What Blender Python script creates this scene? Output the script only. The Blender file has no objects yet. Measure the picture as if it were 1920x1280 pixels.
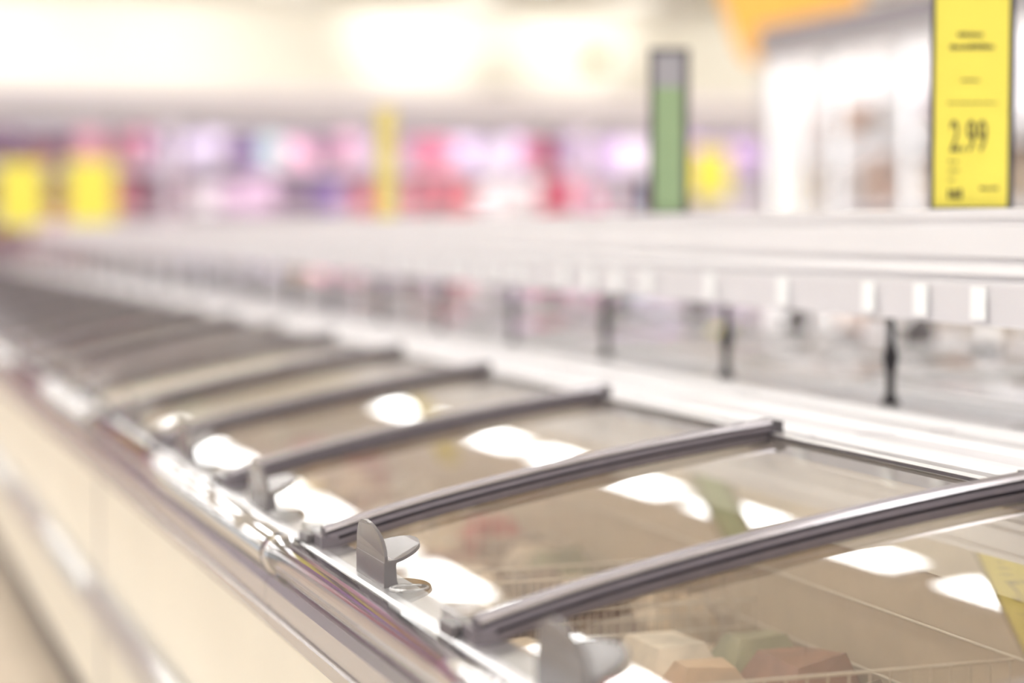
import bpy, math, random
from mathutils import Vector
random.seed(7)
S=bpy.context.scene
F=3733.0; TH=math.atan(1300/F); CT=math.cos(TH); ST=math.sin(TH); CH=1.26

# ---------------- materials ----------------
def lin(c):
    return tuple(((v/255)/12.92 if v/255<=0.04045 else ((v/255+0.055)/1.055)**2.4) for v in c)
def mat(name,col,rough=0.5,metal=0.0,emit=None,es=0.0,noise=0.0,nscale=20,spec=0.5,bump=0.0,stretch=None):
    m=bpy.data.materials.new(name); m.use_nodes=True
    n=m.node_tree.nodes; L=m.node_tree.links; b=n['Principled BSDF']
    c=(*lin(col),1)
    b.inputs['Base Color'].default_value=c
    b.inputs['Roughness'].default_value=rough
    b.inputs['Metallic'].default_value=metal
    b.inputs['Specular IOR Level'].default_value=spec
    if noise>0 or bump>0:
        tc=n.new('ShaderNodeTexCoord'); mp=n.new('ShaderNodeMapping'); nz=n.new('ShaderNodeTexNoise')
        nz.inputs['Scale'].default_value=nscale; nz.inputs['Detail'].default_value=4
        if stretch: mp.inputs['Scale'].default_value=stretch
        L.new(tc.outputs['Object'],mp.inputs[0]); L.new(mp.outputs[0],nz.inputs['Vector'])
        if noise>0:
            r=n.new('ShaderNodeValToRGB')
            r.color_ramp.elements[0].position=.3; r.color_ramp.elements[1].position=.7
            r.color_ramp.elements[0].color=(*[v*(1-noise) for v in c[:3]],1)
            r.color_ramp.elements[1].color=(*[min(1,v*(1+noise)) for v in c[:3]],1)
            L.new(nz.outputs['Fac'],r.inputs[0]); L.new(r.outputs[0],b.inputs['Base Color'])
        if bump>0:
            bp=n.new('ShaderNodeBump'); bp.inputs['Strength'].default_value=bump; bp.inputs['Distance'].default_value=.002
            L.new(nz.outputs['Fac'],bp.inputs['Height']); L.new(bp.outputs[0],b.inputs['Normal'])
    if emit:
        b.inputs['Emission Color'].default_value=(*lin(emit),1); b.inputs['Emission Strength'].default_value=es
    return m
def mat_attr(name,rough=0.5,nscale=14,amt=0.35):
    m=bpy.data.materials.new(name); m.use_nodes=True
    n=m.node_tree.nodes; L=m.node_tree.links; b=n['Principled BSDF']
    a=n.new('ShaderNodeAttribute'); a.attribute_name='Col'
    tc=n.new('ShaderNodeTexCoord'); nz=n.new('ShaderNodeTexNoise'); nz.inputs['Scale'].default_value=nscale
    L.new(tc.outputs['Object'],nz.inputs['Vector'])
    r=n.new('ShaderNodeMapRange'); r.inputs['From Min'].default_value=.35; r.inputs['From Max'].default_value=.65
    r.inputs['To Min'].default_value=1-amt; r.inputs['To Max'].default_value=1+amt*.4
    L.new(nz.outputs['Fac'],r.inputs['Value'])
    mx=n.new('ShaderNodeVectorMath'); mx.operation='SCALE'
    L.new(a.outputs['Color'],mx.inputs[0]); L.new(r.outputs[0],mx.inputs['Scale'])
    L.new(mx.outputs[0],b.inputs['Base Color']); b.inputs['Roughness'].default_value=rough
    return m
def mat_emit(name,col,s):
    m=bpy.data.materials.new(name); m.use_nodes=True; n=m.node_tree.nodes; n.clear()
    e=n.new('ShaderNodeEmission'); o=n.new('ShaderNodeOutputMaterial')
    e.inputs[0].default_value=(*lin(col),1); e.inputs[1].default_value=s
    m.node_tree.links.new(e.outputs[0],o.inputs[0]); return m
def mat_glass(name,tint=(0.97,0.97,0.96),base=0.07,rough=0.012):
    m=bpy.data.materials.new(name); m.use_nodes=True; n=m.node_tree.nodes; n.clear(); L=m.node_tree.links
    o=n.new('ShaderNodeOutputMaterial'); mix=n.new('ShaderNodeMixShader')
    t=n.new('ShaderNodeBsdfTransparent'); t.inputs[0].default_value=(*tint,1)
    g=n.new('ShaderNodeBsdfGlossy'); g.inputs['Roughness'].default_value=rough
    lw=n.new('ShaderNodeLayerWeight'); lw.inputs['Blend'].default_value=.5
    p=n.new('ShaderNodeMath'); p.operation='POWER'; p.inputs[1].default_value=5
    ma=n.new('ShaderNodeMath'); ma.operation='MULTIPLY_ADD'; ma.inputs[1].default_value=.9; ma.inputs[2].default_value=base
    L.new(lw.outputs['Facing'],p.inputs[0]); L.new(p.outputs[0],ma.inputs[0]); L.new(ma.outputs[0],mix.inputs[0])
    L.new(t.outputs[0],mix.inputs[1]); L.new(g.outputs[0],mix.inputs[2]); L.new(mix.outputs[0],o.inputs[0]); return m

M_glass=mat_glass('lid_glass',base=.13,rough=.006)
M_dglass=mat_glass('door_glass',base=.04)
M_bar=mat('anodised_bar',(122,114,120),.34,.5,noise=.06,nscale=60)
M_barhilite=mat('bar_lip_highlight',(188,183,188),.22,.8,noise=.04,nscale=60)  # highlight along the top edges, painted as a lighter metal
M_grooveshade=mat('bar_groove_shade',(74,68,73),.5,.3,noise=.05)  # shade inside the bar grooves, painted as a darker metal
M_chrome=mat('chrome_rail',(206,205,207),.08,1.0,noise=.05,nscale=8,stretch=(1,.2,1))
M_bump=mat('bumper_metal',(208,206,205),.3,.8,noise=.05,nscale=8,stretch=(1,.2,1))
M_alu=mat('brushed_aluminium',(216,215,216),.28,.8,noise=.05,nscale=80,stretch=(1,.05,1))
M_railshade=mat('rail_trim_shaded',(180,177,181),.18,.85,noise=.05,nscale=30,stretch=(1,.05,1))  # darker grey puts shading below the tube into the colour
M_black=mat('black_plastic',(44,40,44),.4,noise=.1)
M_rubber=mat('rubber_gasket',(86,80,84),.6,noise=.1)
M_grey=mat('grey_plastic',(110,105,106),.2,noise=.04)
M_clear=mat_glass('clear_plastic',(0.86,.86,.86),.15,.05)
M_panel=mat('cream_panel',(238,231,217),.4,noise=.02,nscale=3)
M_white=mat('white_enamel',(242,241,243),.3,noise=.02,nscale=5)
M_div=mat('divider_enamel',(222,219,221),.28,noise=.05,nscale=6,stretch=(6,.2,1))
M_shelf=mat('shelf_fascia',(231,228,231),.35,noise=.02,nscale=5)
M_strip=mat('label_strip',(222,218,222),.35,noise=.02,nscale=5)
M_groove=mat('groove_grey',(176,170,175),.5,noise=.03)
M_tag=mat('white_tag',(252,252,253),.4,noise=.01)
M_liner=mat('freezer_liner',(192,172,144),.5,noise=.05)
M_linert=mat('liner_rim',(238,228,210),.4,noise=.03)
M_wire=mat('basket_wire',(206,192,170),.35,.2,noise=.02)
M_food=mat_attr('frozen_packaging',.35)
M_prod=mat_attr('shelf_products',.5,nscale=6,amt=.4)

# ---------------- mesh builder ----------------
import bmesh
class MB:
    def __init__(s): s.v=[];s.f=[];s.mi=[];s.c=[];s.mats=[];s.sm=[]
    def m(s,mt):
        if mt not in s.mats: s.mats.append(mt)
        return s.mats.index(mt)
    def add(s,vs,fs,mt,col=(1,1,1),smooth=False):
        o=len(s.v); s.v+= [tuple(v) for v in vs]
        for j,f in enumerate(fs):
            k=s.m(mt[j]) if isinstance(mt,list) else s.m(mt)
            s.f.append([o+i for i in f]); s.mi.append(k); s.c.append(col); s.sm.append(smooth)
    def box(s,x0,x1,y0,y1,z0,z1,mt,col=(1,1,1)):
        vs=[(x,y,z) for z in (z0,z1) for y in (y0,y1) for x in (x0,x1)]
        s.add(vs,[(0,2,3,1),(4,5,7,6),(0,1,5,4),(2,6,7,3),(0,4,6,2),(1,3,7,5)],mt,col)
    def extrude_y(s,prof,y0,y1,mt,smooth=False,closed=True):
        n=len(prof); vs=[(x,y0,z) for x,z in prof]+[(x,y1,z) for x,z in prof]
        fs=[(i,(i+1)%n,(i+1)%n+n,i+n) for i in range(n if closed else n-1)]
        if closed: fs+= [tuple(range(n))[::-1],tuple(range(n,2*n))]
        s.add(vs,fs,mt,smooth=smooth)
    def cyl_y(s,x,z,r,y0,y1,mt,n=28):
        s.extrude_y([(x+r*math.cos(2*math.pi*i/n),z+r*math.sin(2*math.pi*i/n)) for i in range(n)],y0,y1,mt,smooth=True)
    def rod(s,p,q,r,mt,n=8,r2=None):
        p=Vector(p);q=Vector(q);d=(q-p).normalized(); r2=r if r2 is None else r2
        a=d.orthogonal().normalized(); b=d.cross(a)
        vs=[p+a*r*math.cos(2*math.pi*i/n)+b*r*math.sin(2*math.pi*i/n) for i in range(n)]
        vs+=[q+a*r2*math.cos(2*math.pi*i/n)+b*r2*math.sin(2*math.pi*i/n) for i in range(n)]
        s.add(vs,[(i,(i+1)%n,(i+1)%n+n,i+n) for i in range(n)],mt,smooth=True)
        s.add(vs,[tuple(range(n))[::-1],tuple(range(n,2*n))],mt)
    def mesh(s,name):
        me=bpy.data.meshes.new(name); me.from_pydata(s.v,[],s.f)
        for mt in s.mats: me.materials.append(mt)
        at=me.color_attributes.new('Col','FLOAT_COLOR','CORNER')
        dat=[]
        for i,f in enumerate(s.f): dat+= [*s.c[i],1]*len(f)
        at.data.foreach_set('color',dat)
        me.polygons.foreach_set('material_index',s.mi); me.polygons.foreach_set('use_smooth',s.sm)
        me.update()
        bm=bmesh.new(); bm.from_mesh(me); bmesh.ops.recalc_face_normals(bm,faces=bm.faces); bm.to_mesh(me); bm.free()
        return me
def obj(name,me,parent=None,loc=(0,0,0),rot=(0,0,0),bevel=0):
    o=bpy.data.objects.new(name,me); S.collection.objects.link(o); o.location=loc; o.rotation_euler=rot
    if parent: o.parent=parent
    if bevel:
        b=o.modifiers.new('b','BEVEL'); b.width=bevel; b.segments=2; b.limit_method='ANGLE'
    return o
def empty(name,loc=(0,0,0),rot=(0,0,0)):
    o=bpy.data.objects.new(name,None); S.collection.objects.link(o); o.location=loc; o.rotation_euler=rot
    o.empty_display_size=.1; return o

# ---------------- room ----------------
YW=24.5; XW=17.0
b=MB(); b.box(-14,XW+.1,-8,YW+.1,-.1,0,mat('floor_tile',(212,197,178),.25,noise=.05,nscale=2)); obj('floor',b.mesh('floor'))
b=MB(); b.box(-14,XW+.1,-8,YW+.1,4.0,4.1,mat('ceiling_paint',(248,247,242),.8,noise=.02)); obj('ceiling',b.mesh('ceiling'))
M_wall=mat('cream_wall',(248,244,233),.7,noise=.02,nscale=2)
b=MB(); b.box(-14,XW,YW,YW+.1,0,4.0,M_wall); obj('wall_back',b.mesh('wall_back'))
b=MB(); b.box(XW,XW+.1,-8,YW,0,4.0,M_wall); obj('wall_right',b.mesh('wall_right'))

# ceiling light fixtures
M_lamp=mat_emit('lamp_diffuser',(251,252,251),14)
LN=[-7.6,-5.1,-2.6,-.1,2.4,4.9,7.4,9.9,12.4,14.9]
bh=MB(); bd=MB()
for lx in LN:
    y=-6.0
    while y<(22.4 if lx<3 else 21.0 if lx<6 else 20.2):
        bh.box(lx-.19,lx+.19,y-.56,y+.56,3.94,3.998,M_white)
        bd.box(lx-.15,lx+.15,y-.51,y+.51,3.925,3.941,M_lamp)
        y+=1.62
e=empty('ceiling_lights'); obj('housings',bh.mesh('housings'),e); obj('diffusers',bd.mesh('diffusers'),e)

# ---------------- freezer module ----------------
W=1.95; LF=.62; LB=1.283; ZF=CH-.422; ZR=.818
SK=[(0,.29),(.18,.215),(.5,.150),(.663,.115)]
def slope(u):
    u=max(0,min(.663,u))
    for (a,sa),(b_,sb) in zip(SK,SK[1:]):
        if u<=b_:
            t=(u-a)/(b_-a); return sa+(sb-sa)*t
    return SK[-1][1]
TB=[0.0]; NT=400
for i in range(NT): TB.append(TB[-1]+.663/NT*(slope(.663*(i+.5)/NT)))
def prof(u):
    if u<=0: return ZF+.29*u
    if u>=.663: return ZF+TB[-1]+.10*(u-.663)
    x=u/.663*NT; i=int(x); f=x-i
    return ZF+TB[i]*(1-f)+TB[min(i+1,NT)]*f
ZTOP=prof(.663)
def prof_opp(u):
    t=(.663-u); return ZTOP+.060*t-.060*t*t
BARS=[.561,1.21,1.859]
barsec=[(-.020,-.004),(-.020,.006),(-.014,.007),(-.014,.0092),(-.020,.0102),(-.019,.016),(-.0125,.017),(-.0125,.0190),(-.0150,.0195),(-.0120,.0235),(.0120,.0235),(.0150,.0195),(.0125,.0190),(.0125,.017),(.019,.016),(.020,.0102),(.014,.0092),(.014,.007),(.020,.006),(.020,-.004)]
nb=len(barsec)
def build_module(P,tag,opp=False):
    MBAR=M_alu if opp else M_bar
    barm=[]
    for j in range(nb):
        if j in (1,2,5,6,7,11,12,13,16,17): barm.append(M_groove if opp else M_grooveshade)
        elif j in (8,10): barm.append(M_barhilite)
        else: barm.append(MBAR)
    d={}
    g=MB()
    g.box(.60,.66,0,W,.14,.800,M_panel)
    g.box(.66,LB+.045,0,W,.14,.30,M_liner)
    g.box(.64,.70,.0,W,0,.14,M_rubber)
    g.box(LB-.005,LB+.045,0,W,.30,.84,M_liner)
    g.box(LB-.008,LB+.045,0,W,.84,P(.663)-.02,M_linert)
    if opp: g.box(.60,.66,0,W,.80,P(0)-.01,M_white)
    d['cabinet_body']=g.mesh(tag+'body')
    g=MB(); zr=ZR
    g.cyl_y(.588,zr,.026,.004,W-.004,M_chrome,36)
    g.cyl_y(.588,zr,.0285,W-.035,W-.006,M_chrome,36)
    g.cyl_y(.588,zr,.0280,-.004,.004,M_black,36)
    pr=[(.604,zr-.012),(.572,zr-.028),(.567,zr-.040),(.567,zr-.062),(.573,zr-.066),(.573,zr-.074),(.567,zr-.078),(.570,zr-.098),(.580,zr-.108),(.604,zr-.110)]
    g.extrude_y(pr,0.001,W-.001,M_railshade)
    g.extrude_y([(.600,zr+.012),(.612,zr+.020),(.640,zr+.022),(.655,zr+.024),(.655,zr+.006),(.60,zr-.01)],0.001,W-.001,M_alu)
    d['rail']=g.mesh(tag+'rail')
    g=MB()
    g.extrude_y([(.60,.36),(.575,.365),(.562,.385),(.560,.41),(.562,.435),(.575,.455),(.60,.46)],0,W,M_bump,smooth=True)
    d['bumper']=g.mesh(tag+'bump')
    g=MB(); N=96
    vs=[]
    for i in range(N+1):
        u=.002+.657*i/N; z=P(u)+.001
        vs+=[(LF+u,.002,z),(LF+u,W-.002,z)]
    fs=[(2*i,2*i+1,2*i+3,2*i+2) for i in range(N)]
    g.add(vs,fs,M_glass,smooth=True); d['glass_lids']=g.mesh(tag+'glass')
    g=MB(); n=nb; K=40
    for a in BARS:
        vs=[]
        for i in range(K+1):
            u=.012+.651*i/K; sl=(P(u+.01)-P(u-.01))/.02; ln=math.hypot(1,sl); nx,nz=-sl/ln,1/ln
            hs=.5 if opp else 1
            vs+=[(LF+u+nx*h*hs,a+y,P(u)+nz*h*hs) for y,h in barsec]
        fs=[(i*n+j,i*n+(j+1)%n,(i+1)*n+(j+1)%n,(i+1)*n+j) for i in range(K) for j in range(n)]
        ms=[barm[j] for i in range(K) for j in range(n)]
        g.add(vs,fs,ms)
        g.add(vs,[tuple(range(n))[::-1],tuple(range(K*n,K*n+n))],MBAR)
        if not opp: g.box(LB-.004,LB+.010,a-.021,a+.021,P(.655)-.008,P(.655)+.024,M_rubber)
        g.box(LF-.002,LF+.022,a-.022,a+.022,P(.0)-.008,P(.0)+.016,MBAR)
    d['lid_bars']=g.mesh(tag+'bars')
    g=MB(); zb=P(.663)
    g.extrude_y([(LB-.010,zb-.02),(LB-.010,zb+.004),(LB-.004,zb+.008),(LB+.004,zb+.004),(LB+.045,zb+.002),(LB+.045,zb-.02)],0,W,M_alu)
    g.box(LB-.0125,LB-.0095,0,W,zb+.001,zb+.005,M_rubber)
    d['rear_frame']=g.mesh(tag+'rf')
    g=MB()
    for a in BARS:
        g.box(LF-.004,LF+.034,a+.028,a+.085,P(0)+.002,P(.02)+.018,M_clear)
        g.box(LF-.010,LF+.006,a+.030,a+.075,P(0)-.002,P(0)+.012,M_grey)
    d['clips']=g.mesh(tag+'clips')
    return d
def build_handle():
    g=MB(); K=24; A=.064
    def leaf(pfun,th,nrm):
        pts=[pfun(math.pi*i/K) for i in range(K+1)]
        o=Vector(nrm)*th*.5
        vs=[Vector(p)+o for p in pts]+[Vector(p)-o for p in pts]; n=K+1
        fs=[tuple(range(n)),tuple(range(n,2*n))[::-1]]+[(i,(i+1)%n,(i+1)%n+n,i+n) for i in range(n)]
        g.add(vs,fs,M_grey)
    leaf(lambda t:(-.006*math.sin(t)**2-.002,A*math.cos(t),.032+.044*math.sin(t)**.8),.004,(1,0,.1))
    leaf(lambda t:(.000+.054*math.sin(t)**.8,A*math.cos(t),.032+.018*math.sin(t)),.004,(-.3,0,1))
    g.extrude_y([(-.0045,-.006),(-.0045,.033),(.002,.036),(.012,.037),(.010,.029),(.011,.012),(.016,-.006)],-A,A,M_grey)
    g.extrude_y([(-.008,-.010),(-.008,-.002),(.022,.002),(.022,-.010)],-A-.006,A+.006,M_grey)
    pts=[(.020+.022*math.sin(t),-A-.020-.018*math.cos(t),.006) for t in [math.pi*2*i/18 for i in range(19)]]
    for i in range(18): g.rod(pts[i],pts[i+1],.0022,M_alu,6)
    g.add([(p[0],p[1],.004) for p in pts[:-1]],[tuple(range(18))],M_clear)
    return g.mesh('handle')
MH=build_handle()
D1=build_module(prof,'near_')
D2=build_module(prof_opp,'far_',True)

FC=[(204,172,130),(176,138,100),(224,200,166),(152,104,78),(214,192,164),(180,96,80),(130,100,72),(228,212,188),(194,162,126),(204,154,106),(155,132,110),(224,210,190),(150,146,108),(190,80,72),(226,196,120)]
FC2=[(245,240,236),(235,225,215),(225,205,185),(240,215,220),(250,248,250),(214,190,170),(232,228,238)]  # whitened packs: brightness below the shelf put into their colour
def food(seed,pal,zl,zh):
    random.seed(seed); g=MB()
    for lane in range(5):
        x0=.672+lane*.119
        y=.02
        while y<W-.10:
            dy=random.uniform(.08,.17); zt=random.uniform(zl,zh)
            c=lin(random.choice(pal))
            x1=x0+.108; y1=min(y+dy-.010,W-.01); z0=.31
            i=.02
            vs=[(x0,y,z0),(x1,y,z0),(x1,y1,z0),(x0,y1,z0),(x0,y,zt-.04),(x1,y,zt-.04),(x1,y1,zt-.04),(x0,y1,zt-.04),(x0+i,y+i,zt),(x1-i,y+i,zt+random.uniform(-.01,.02)),(x1-i,y1-i,zt),(x0+i,y1-i,zt)]
            fs=[(0,3,2,1),(0,1,5,4),(1,2,6,5),(2,3,7,6),(3,0,4,7),(4,5,9,8),(5,6,10,9),(6,7,11,10),(7,4,8,11),(8,9,10,11)]
            g.add(vs,fs,M_food,c)
            y+=dy
    return g.mesh('food')
def basket():
    g=MB(); z1=.775
    for a in (.01,.561,1.21,1.859):
        for z in (.69,.73,z1):
            g.rod((.668,a,z),(LB-.02,a,z),.0022,M_wire,6)
        for i in range(24):
            x=.672+i*.0255; g.rod((x,a,.62),(x,a,z1),.0013,M_wire,5)
    for x in (.667,LB-.012):
        for z in (.69,z1): g.rod((x,.01,z),(x,W-.01,z),.0022,M_wire,6)
    return g.mesh('basket')
MBK=basket(); FOODS=[food(11+i,FC,.64,.73) for i in range(3)]; FOODS2=[food(31+i,FC2,.82,.90) for i in range(2)]
g=MB(); g.box(.597,.6005,.0,.012,.14,.72,M_groove); SEAM=g.mesh('seam')
names={'cabinet_body':'cabinet_body','rail':'front_rail','bumper':'bumper_strip','glass_lids':'glass_lids','lid_bars':'lid_bars','rear_frame':'rear_frame','clips':'corner_clips'}
def place(D,loc,rot,P,i,foods):
    e=empty('chest_freezer',loc,rot)
    for k,me in D.items(): obj(names[k],me,e)
    obj('wire_baskets',MBK,e)
    obj('frozen_food',foods[i%len(foods)],e)
    if i%2==1: obj('panel_seam',SEAM,e)
    for j,a in enumerate([.23,.88,1.53]):
        obj('lid_handle',MH,e,(LF+.004,a+.068,P(.004)-.004))
Y0=.70; mods=[Y0+W*i for i in range(-2,8)]
for i,y in enumerate(mods): place(D1,(0,y,0),(0,0,0),prof,i+1,FOODS)
XO=1.86; XOPP=XO+LB+.045
for i,y in enumerate(mods): place(D2,(XOPP,y+W,0),(0,0,math.pi),prof_opp,i+1,FOODS2)
YA=mods[0]; YB=mods[-1]+W

# centre divider + shelf
ZD=ZTOP; XD=LB+.046
e=empty('freezer_centre_shelf')
g=MB()
g.box(XD,XO-.001,YA,YB,0,ZD-.003,M_div)
for x,h in((1.37,.006),(1.50,.004),(1.60,.010),(1.80,.006)):
    g.extrude_y([(x-.014,ZD-.0035),(x-.011,ZD+h),(x+.011,ZD+h),(x+.014,ZD-.0035)],YA,YB,M_white)
k=-5
while 1.913+.649*k<YB:
    a=1.913+.649*k
    if a>YA: g.box(XD,XO-.001,a-.003,a+.003,ZD-.0035,ZD-.002,M_groove)
    k+=1
obj('divider_top',g.mesh('div'),e)
xs=1.60; zt=CH+.029; zb=CH-.141; g=MB()
pr=[(xs,zt),(xs,zt-.014),(xs+.006,zt-.016),(xs+.006,zt-.022),(xs-.002,zt-.026),(xs-.004,zt-.070),(xs+.005,zt-.072),(xs+.005,zt-.079),(xs-.004,zt-.082),(xs-.008,zt-.096),(xs+.003,zt-.098),(xs+.003,zt-.104),(xs-.010,zt-.108),(xs-.010,zt-.112),(xs-.004,zb+.004),(xs-.008,zb),(xs+.02,zb),(xs+.03,zt-.03),(1.98,zt-.03),(1.99,zb),(2.02,zb),(2.02,zt)]
g.extrude_y(pr,YA,YB,M_shelf)
g.extrude_y([(xs-.0105,zt-.1125),(xs-.0045,zb+.003),(xs-.0065,zb+.003),(xs-.0122,zt-.1125)],YA,YB,M_strip)
obj('shelf',g.mesh('shelf'),e)
g=MB(); random.seed(3); y=.9
while y<YB-.3:
    w=.042
    z0=zb+.008; z1=zt-.113
    g.add([(xs-.014,y,z0),(xs-.014,y+w,z0),(xs-.014,y+w,z1),(xs-.014,y,z1)],[(0,1,2,3)],M_tag)
    y+=random.choice([.13,.16,.2,.3])
obj('price_tags',g.mesh('tags'),e)
g=MB()
for k in range(-4,24):
    yp=2.98+.649*k
    if not(YA<yp<YB): continue
    g.rod((1.72,yp,ZD-.004),(1.72,yp,zt-.032),.008,M_black,12)
    g.rod((1.72,yp,ZD-.003),(1.72,yp,ZD+.012),.018,M_black,14,.010)
    g.rod((1.72,yp,ZD+.05),(1.72,yp,ZD+.075),.008,M_black,14,.015)
    g.rod((1.72,yp,ZD+.075),(1.72,yp,ZD+.10),.015,M_black,14,.008)
    g.box(1.715,1.725,yp-.012,yp+.012,zt-.10,zt-.031,M_black)
obj('posts',g.mesh('posts'),e)

# ---------------- price signs ----------------
M_y=mat('yellow_card',(236,220,88),.5,noise=.02); M_gr=mat('green_card',(142,164,124),.5,noise=.03)
M_y2=mat('ochre_card',(214,196,120),.5,noise=.03); M_lg=mat('pale_card',(156,152,158),.45,noise=.03)
M_ink=mat('ink',(84,76,44),.6,noise=.02); M_fr=mat('dark_frame',(62,58,62),.5,noise=.05)
def at(x,l):
    D=F*l/(CT*(x+340)); return (D-l*ST)/CT
def sign(x,l,w,h,rot,mt,head=None,text=None,fr=.006,frm=M_fr):
    y=at(x,l); e=empty('price_sign',(l,y,zt),(0,0,rot)); hw=w/2
    g=MB(); g.box(-hw-fr,hw+fr,0,.008,.0,h+fr,frm); g.box(-hw-fr*.6,-hw,-.003,.010,0,h+fr,frm); g.box(hw,hw+fr+.003,-.003,.010,0,h+fr,frm)
    g.box(-hw,hw,-.02,.03,0,.004,frm)
    obj('frame',g.mesh('frame'),e,bevel=.001)
    g=MB(); g.box(-hw,hw,-.0015,-.0002,.004,h-(.07 if head else 0),mt)
    if head: g.box(-hw,hw,-.0015,-.0002,h-.07,h,head)
    obj('card',g.mesh('card'),e)
    if text:
        c=bpy.data.curves.new('txt','FONT'); c.body=text; c.size=.062; c.align_x='CENTER'; c.align_y='CENTER'; c.extrude=.0002; c.offset=.0010; c.space_character=1.08
        c.materials.append(M_ink); o=bpy.data.objects.new('price_text',c); S.collection.objects.link(o); o.parent=e
        o.location=(-.004,-.002,.110); o.rotation_euler=(math.pi/2,0,0); o.scale=(.50,1.08,1)
        g=MB(); random.seed(5)
        def line(x0,x1,z,hh):
            x=x0
            while x<x1:
                d=random.uniform(.002,.005); g.box(x,min(x+d,x1),-.0022,-.0016,z,z+hh*random.uniform(.7,1),M_ink); x+=d+.0012
        line(-.022,.016,.264,.008); line(-.034,.034,.245,.009); line(-.016,.012,.196,.005)
        line(-.036,.040,.162,.003); line(-.034,-.020,.072,.004); line(-.034,-.018,.058,.004); line(-.034,-.024,.044,.004); line(-.034,-.012,.016,.017); line(.014,.042,.030,.006)
        obj('print',g.mesh('print'),e)
sign(1817,1.68,.112,.38,-.45,M_y,text='2.99')
sign(1252,1.68,.060,.335,-.3,M_gr,head=M_lg,fr=.010)
sign(724,1.68,.054,.345,-.2,M_y2,fr=.004,frm=M_y2)

# ---------------- back multideck cabinet ----------------
def l_at(x,a):
    D=a*CT/(1-(x+340)*CT*ST/F); return (x+340)*CT*D/F
e=empty('refrigerated_display_case')
g=MB(); yf=18.0
M_can=mat('case_canopy',(188,183,186),.4,noise=.03); M_case=mat('case_interior',(228,220,228),.5,noise=.03)
M_led=mat_emit('case_led',(248,240,252),16)
g.box(-5,12,yf-.1,19.2,2.29,2.42,M_can); g.box(-5,12,yf-.16,19.2,2.42,2.52,M_case)
g.box(-5,12,yf-.1,yf-.06,2.18,2.29,M_can)
g.box(-5,12,18.95,19.2,0,2.29,M_case); g.box(-5,12,yf-.05,19.2,0,.22,M_can)
for l in (-5,-1,3,7,11.95): g.box(l,l+.05,yf,18.95,.22,2.29,M_case)
ZS=[.22,.62,1.03,1.42,1.83]
for z in ZS[1:]: g.box(-5,12,yf+.20,18.95,z-.03,z,M_white); g.box(-5,12,yf+.18,yf+.20,z-.05,z+.01,M_can)
obj('case_frame',g.mesh('case'),e)
g=MB()
for z in ZS[1:]: g.box(-4.9,11.9,yf+.205,yf+.235,z-.045,z-.031,M_led)
g.box(-4.9,11.9,yf-.055,yf-.02,2.25,2.285,M_led)
obj('led_strips',g.mesh('led'),e)
R1=[(-900,(200,130,140)),(0,(150,80,90)),(90,(196,140,150)),(230,(214,140,166)),(300,(222,212,234)),(500,(190,220,214)),(530,(252,198,222)),(660,(212,204,222)),(780,(230,130,158)),(850,(240,222,252)),(970,(208,146,176)),(1060,(234,210,248)),(1220,(234,210,248)),(1290,(196,166,214)),(1430,(214,208,216)),(3000,(214,208,216))]
R2=[(-900,(160,80,90)),(0,(124,60,72)),(120,(176,100,114)),(250,(140,108,122)),(400,(234,202,230)),(500,(138,118,140)),(610,(200,168,178)),(770,(236,134,144)),(900,(246,236,236)),(1000,(226,94,122)),(1100,(222,108,162)),(1220,(180,212,226)),(1290,(212,204,212)),(1430,(214,208,216)),(3000,(214,208,216))]
def pick(R,x):
    for i in range(len(R)-1):
        if R[i][0]<=x<R[i+1][0]: return R[i][1]
    return R[-1][1]
g=MB(); random.seed(21)
for si,z in enumerate(ZS):
    R=[R2,R1,R2,R2,R1][si]
    off=[60,-50,30,0,0][si]
    l=-4.8
    while l<11.7:
        w=random.uniform(.10,.24); x=l*F/(CT*(yf*CT+l*ST))-340
        c=pick(R,x+off+random.uniform(-20,20)); r=random.random()
        if r<.13 and x>280: c=(250,246,250)
        elif r<.28: c=(112,84,104)
        elif r<.35: c=random.choice([(225,90,110),(216,135,194),(250,210,160),(160,130,200),(150,190,204)])
        h=random.uniform(.2,.33)
        g.box(l,l+w*.93,yf+.22+random.uniform(0,.06),18.8,z+.001,z+h,M_prod,lin(c)); l+=w
obj('products',g.mesh('prods'),e)
M_ys=mat('promo_yellow',(240,228,92),.5,noise=.03)
def promo(x,yc,w,h,a=17.75):
    l=l_at(x,a); D=a*CT+l*ST; z=CH+(428-yc)/F*D
    e=empty('promotional_sign',(l,a,z)); g=MB()
    g.box(-w/2,w/2,-.01,.01,-h/2,h/2,M_ys)
    g.box(-w/2-.02,w/2+.02,-.014,.0,-h/2-.05,-h/2,M_can)
    g.rod((-w*.35,0,h/2),(-w*.35,.0,2.6-z-.2),.006,M_can); g.rod((w*.35,0,h/2),(w*.35,.0,2.6-z-.2),.006,M_can)
    obj('board',g.mesh('promo'),e,bevel=.004)
promo(42,365,.40,.56); promo(172,360,.42,.56); promo(1330,325,.42,.48)

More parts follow.
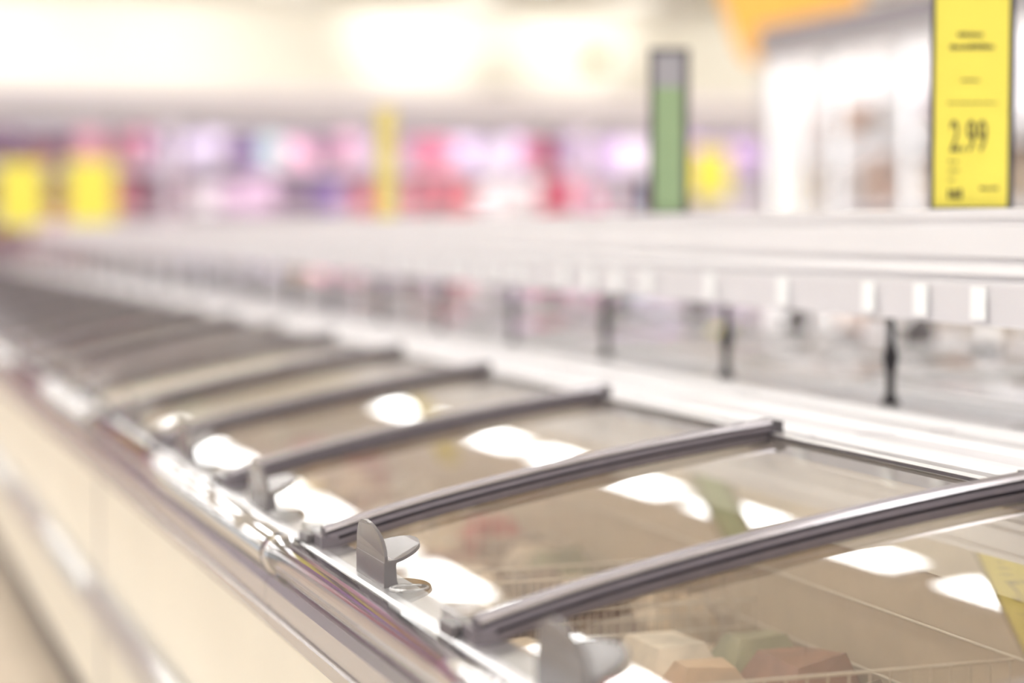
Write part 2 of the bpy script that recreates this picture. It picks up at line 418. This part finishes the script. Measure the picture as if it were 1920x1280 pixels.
# ---------------- right glass-door cabinet ----------------
e=empty('glass_door_freezer'); g=MB(); L0=5.4; ya,yb=2.0,10.9
M_band=mat('dark_canopy',(142,136,143),.5,noise=.03); M_led2=mat_emit('door_led',(255,252,252),2.0)
M_glowliner=mat('glowing_liner',(248,247,249),.4,noise=.01,emit=(255,252,253),es=.45)  # liner given its own glow as fill for the cabinet interior
g.box(L0-.05,6.3,ya,yb,2.30,2.46,M_band)
g.box(6.2,6.3,ya,yb,0,2.3,M_glowliner); g.box(L0,6.3,yb-.05,yb,0,2.3,M_glowliner); g.box(L0,6.3,ya,ya+.05,0,2.3,M_glowliner)
g.box(L0,6.3,ya,yb,0,.3,M_white); g.box(L0,6.2,ya,yb,2.22,2.30,M_glowliner)
for z in (.7,1.05,1.4,1.8): g.box(L0+.22,6.2,ya+.05,yb-.05,z-.02,z,M_white)
obj('case_frame',g.mesh('gdf'),e)
g=MB(); gl=MB(); ld=MB(); y=yb
while y>ya+.5:
    g.box(L0-.02,L0+.03,y-.06,y,.3,2.3,M_alu); g.box(L0-.02,L0+.02,y-.78,y-.06,2.24,2.3,M_alu); g.box(L0-.02,L0+.02,y-.78,y-.06,.3,.36,M_alu)
    g.rod((L0-.06,y-.14,.9),(L0-.06,y-.14,1.7),.012,M_alu)
    for zz in (.95,1.65): g.rod((L0-.06,y-.14,zz),(L0,y-.14,zz),.008,M_alu)
    gl.add([(L0,y-.78,.36),(L0,y-.06,.36),(L0,y-.06,2.24),(L0,y-.78,2.24)],[(0,1,2,3)],M_dglass)
    ld.box(L0+.05,L0+.08,y-.05,y-.01,.35,2.2,M_led2)
    y-=.78
obj('door_frames',g.mesh('df'),e); obj('door_glass',gl.mesh('dg'),e); obj('led_strips',ld.mesh('ld'),e)
g=MB(); random.seed(9)
for z in (.3,.7,1.05,1.4,1.8):
    y=ya+.1
    while y<yb-.3:
        w=random.uniform(.12,.25); c=random.choice([(215,200,180),(200,190,190),(235,225,220),(180,160,140),(225,210,225),(205,165,140),(240,238,240)])
        if z<1.8 or y>9.3: g.box(L0+.26,6.1,y,y+w*.9,z,z+(random.uniform(.18,.3) if z<1.8 else random.uniform(.1,.2)),M_prod,lin(c))
        y+=w
obj('products',g.mesh('gp'),e)

# ---------------- hanging orange sign, wall items ----------------
def pos(x,D):
    l=(x+340)*CT*D/F; return l,(D-l*ST)/CT
l,a=pos(1480,13.5); z=CH+(428-122)/F*13.5
e=empty('hanging_sign',(l,a,z),(0,0,-.3)); g=MB(); M_or=mat('orange_board',(244,184,84),.5,noise=.03)
op=[(-.50,.50),(-.42,.28),(-.36,.10),(-.28,0),(-.08,0),(.0,.12),(.14,.22),(.40,.28),(.48,.42),(.48,.9),(-.50,.9)]
for yy in (0,.03): g.add([(p[0],yy,p[1]) for p in op],[tuple(range(len(op)))],M_or)
no=len(op); g.add([(p[0],0,p[1]) for p in op]+[(p[0],.03,p[1]) for p in op],[(i,(i+1)%no,(i+1)%no+no,i+no) for i in range(no)],M_or)
for x in(-.4,.4): g.rod((x,.015,.88),(x,.015,4.0-z),.006,M_can)
obj('board',g.mesh('or'),e)
g=MB(); M_red=mat('red_orange',(236,160,128),.5,noise=.03)
a=YW-.02; l=l_at(1112,a); D=a*CT+l*ST; z=CH+(428-112)/F*D
g.box(l-.18,l+.18,a-.03,a+.019,z-.15,z+.15,M_red); obj('wall_notice',g.mesh('wn'),bevel=.01)
# added spots that brighten the back wall; middle pair makes its soft glow
for x,en,yy in ((-150,170,60),(150,180,60),(460,170,60),(790,420,50),(1065,400,50),(1400,150,60)):
    l=l_at(x,YW); D=YW*CT+l*ST; z=CH+(428-yy)/F*D
    e=empty('added_wall_fill',(l,YW-3.4,3.75))
    g=MB(); g.rod((0,0,0),(0,.10,-.01),.05,M_white,16); g.rod((0,0,0),(0,0,.25),.012,M_white); g.rod((0,.10,-.01),(0,.104,-.011),.042,M_lamp,16); obj('added_fill_head',g.mesh('sp'),e)
    ld=bpy.data.lights.new('spot','SPOT'); ld.energy=en; ld.spot_size=math.radians(46 if x in (790,1065) else 80); ld.spot_blend=1; ld.shadow_soft_size=.05; ld.color=(1,.97,.91)
    o=bpy.data.objects.new('added_fill_beam',ld); S.collection.objects.link(o); o.parent=e; o.location=(0,.14,-.05)
    d=Vector((0,YW,z))-Vector((0,YW-3.26,3.70)); o.rotation_euler=d.to_track_quat('-Z','Y').to_euler()

# ---------------- world & camera ----------------
w=bpy.data.worlds.new('World'); S.world=w; w.use_nodes=True
w.node_tree.nodes['Background'].inputs[0].default_value=(.96,.99,1,1); w.node_tree.nodes['Background'].inputs[1].default_value=.95
cd=bpy.data.cameras.new('cam'); cam=bpy.data.objects.new('camera',cd); S.collection.objects.link(cam); S.camera=cam
cd.sensor_width=36; cd.lens=F*36/1920; cam.location=(0,0,CH)
cam.rotation_euler=(math.pi/2-math.atan(212/F),0,-TH); cd.clip_end=100
cd.dof.use_dof=True; cd.dof.focus_distance=2.4; cd.dof.aperture_fstop=1.3
S.view_settings.view_transform='Standard'; S.view_settings.exposure=0.04
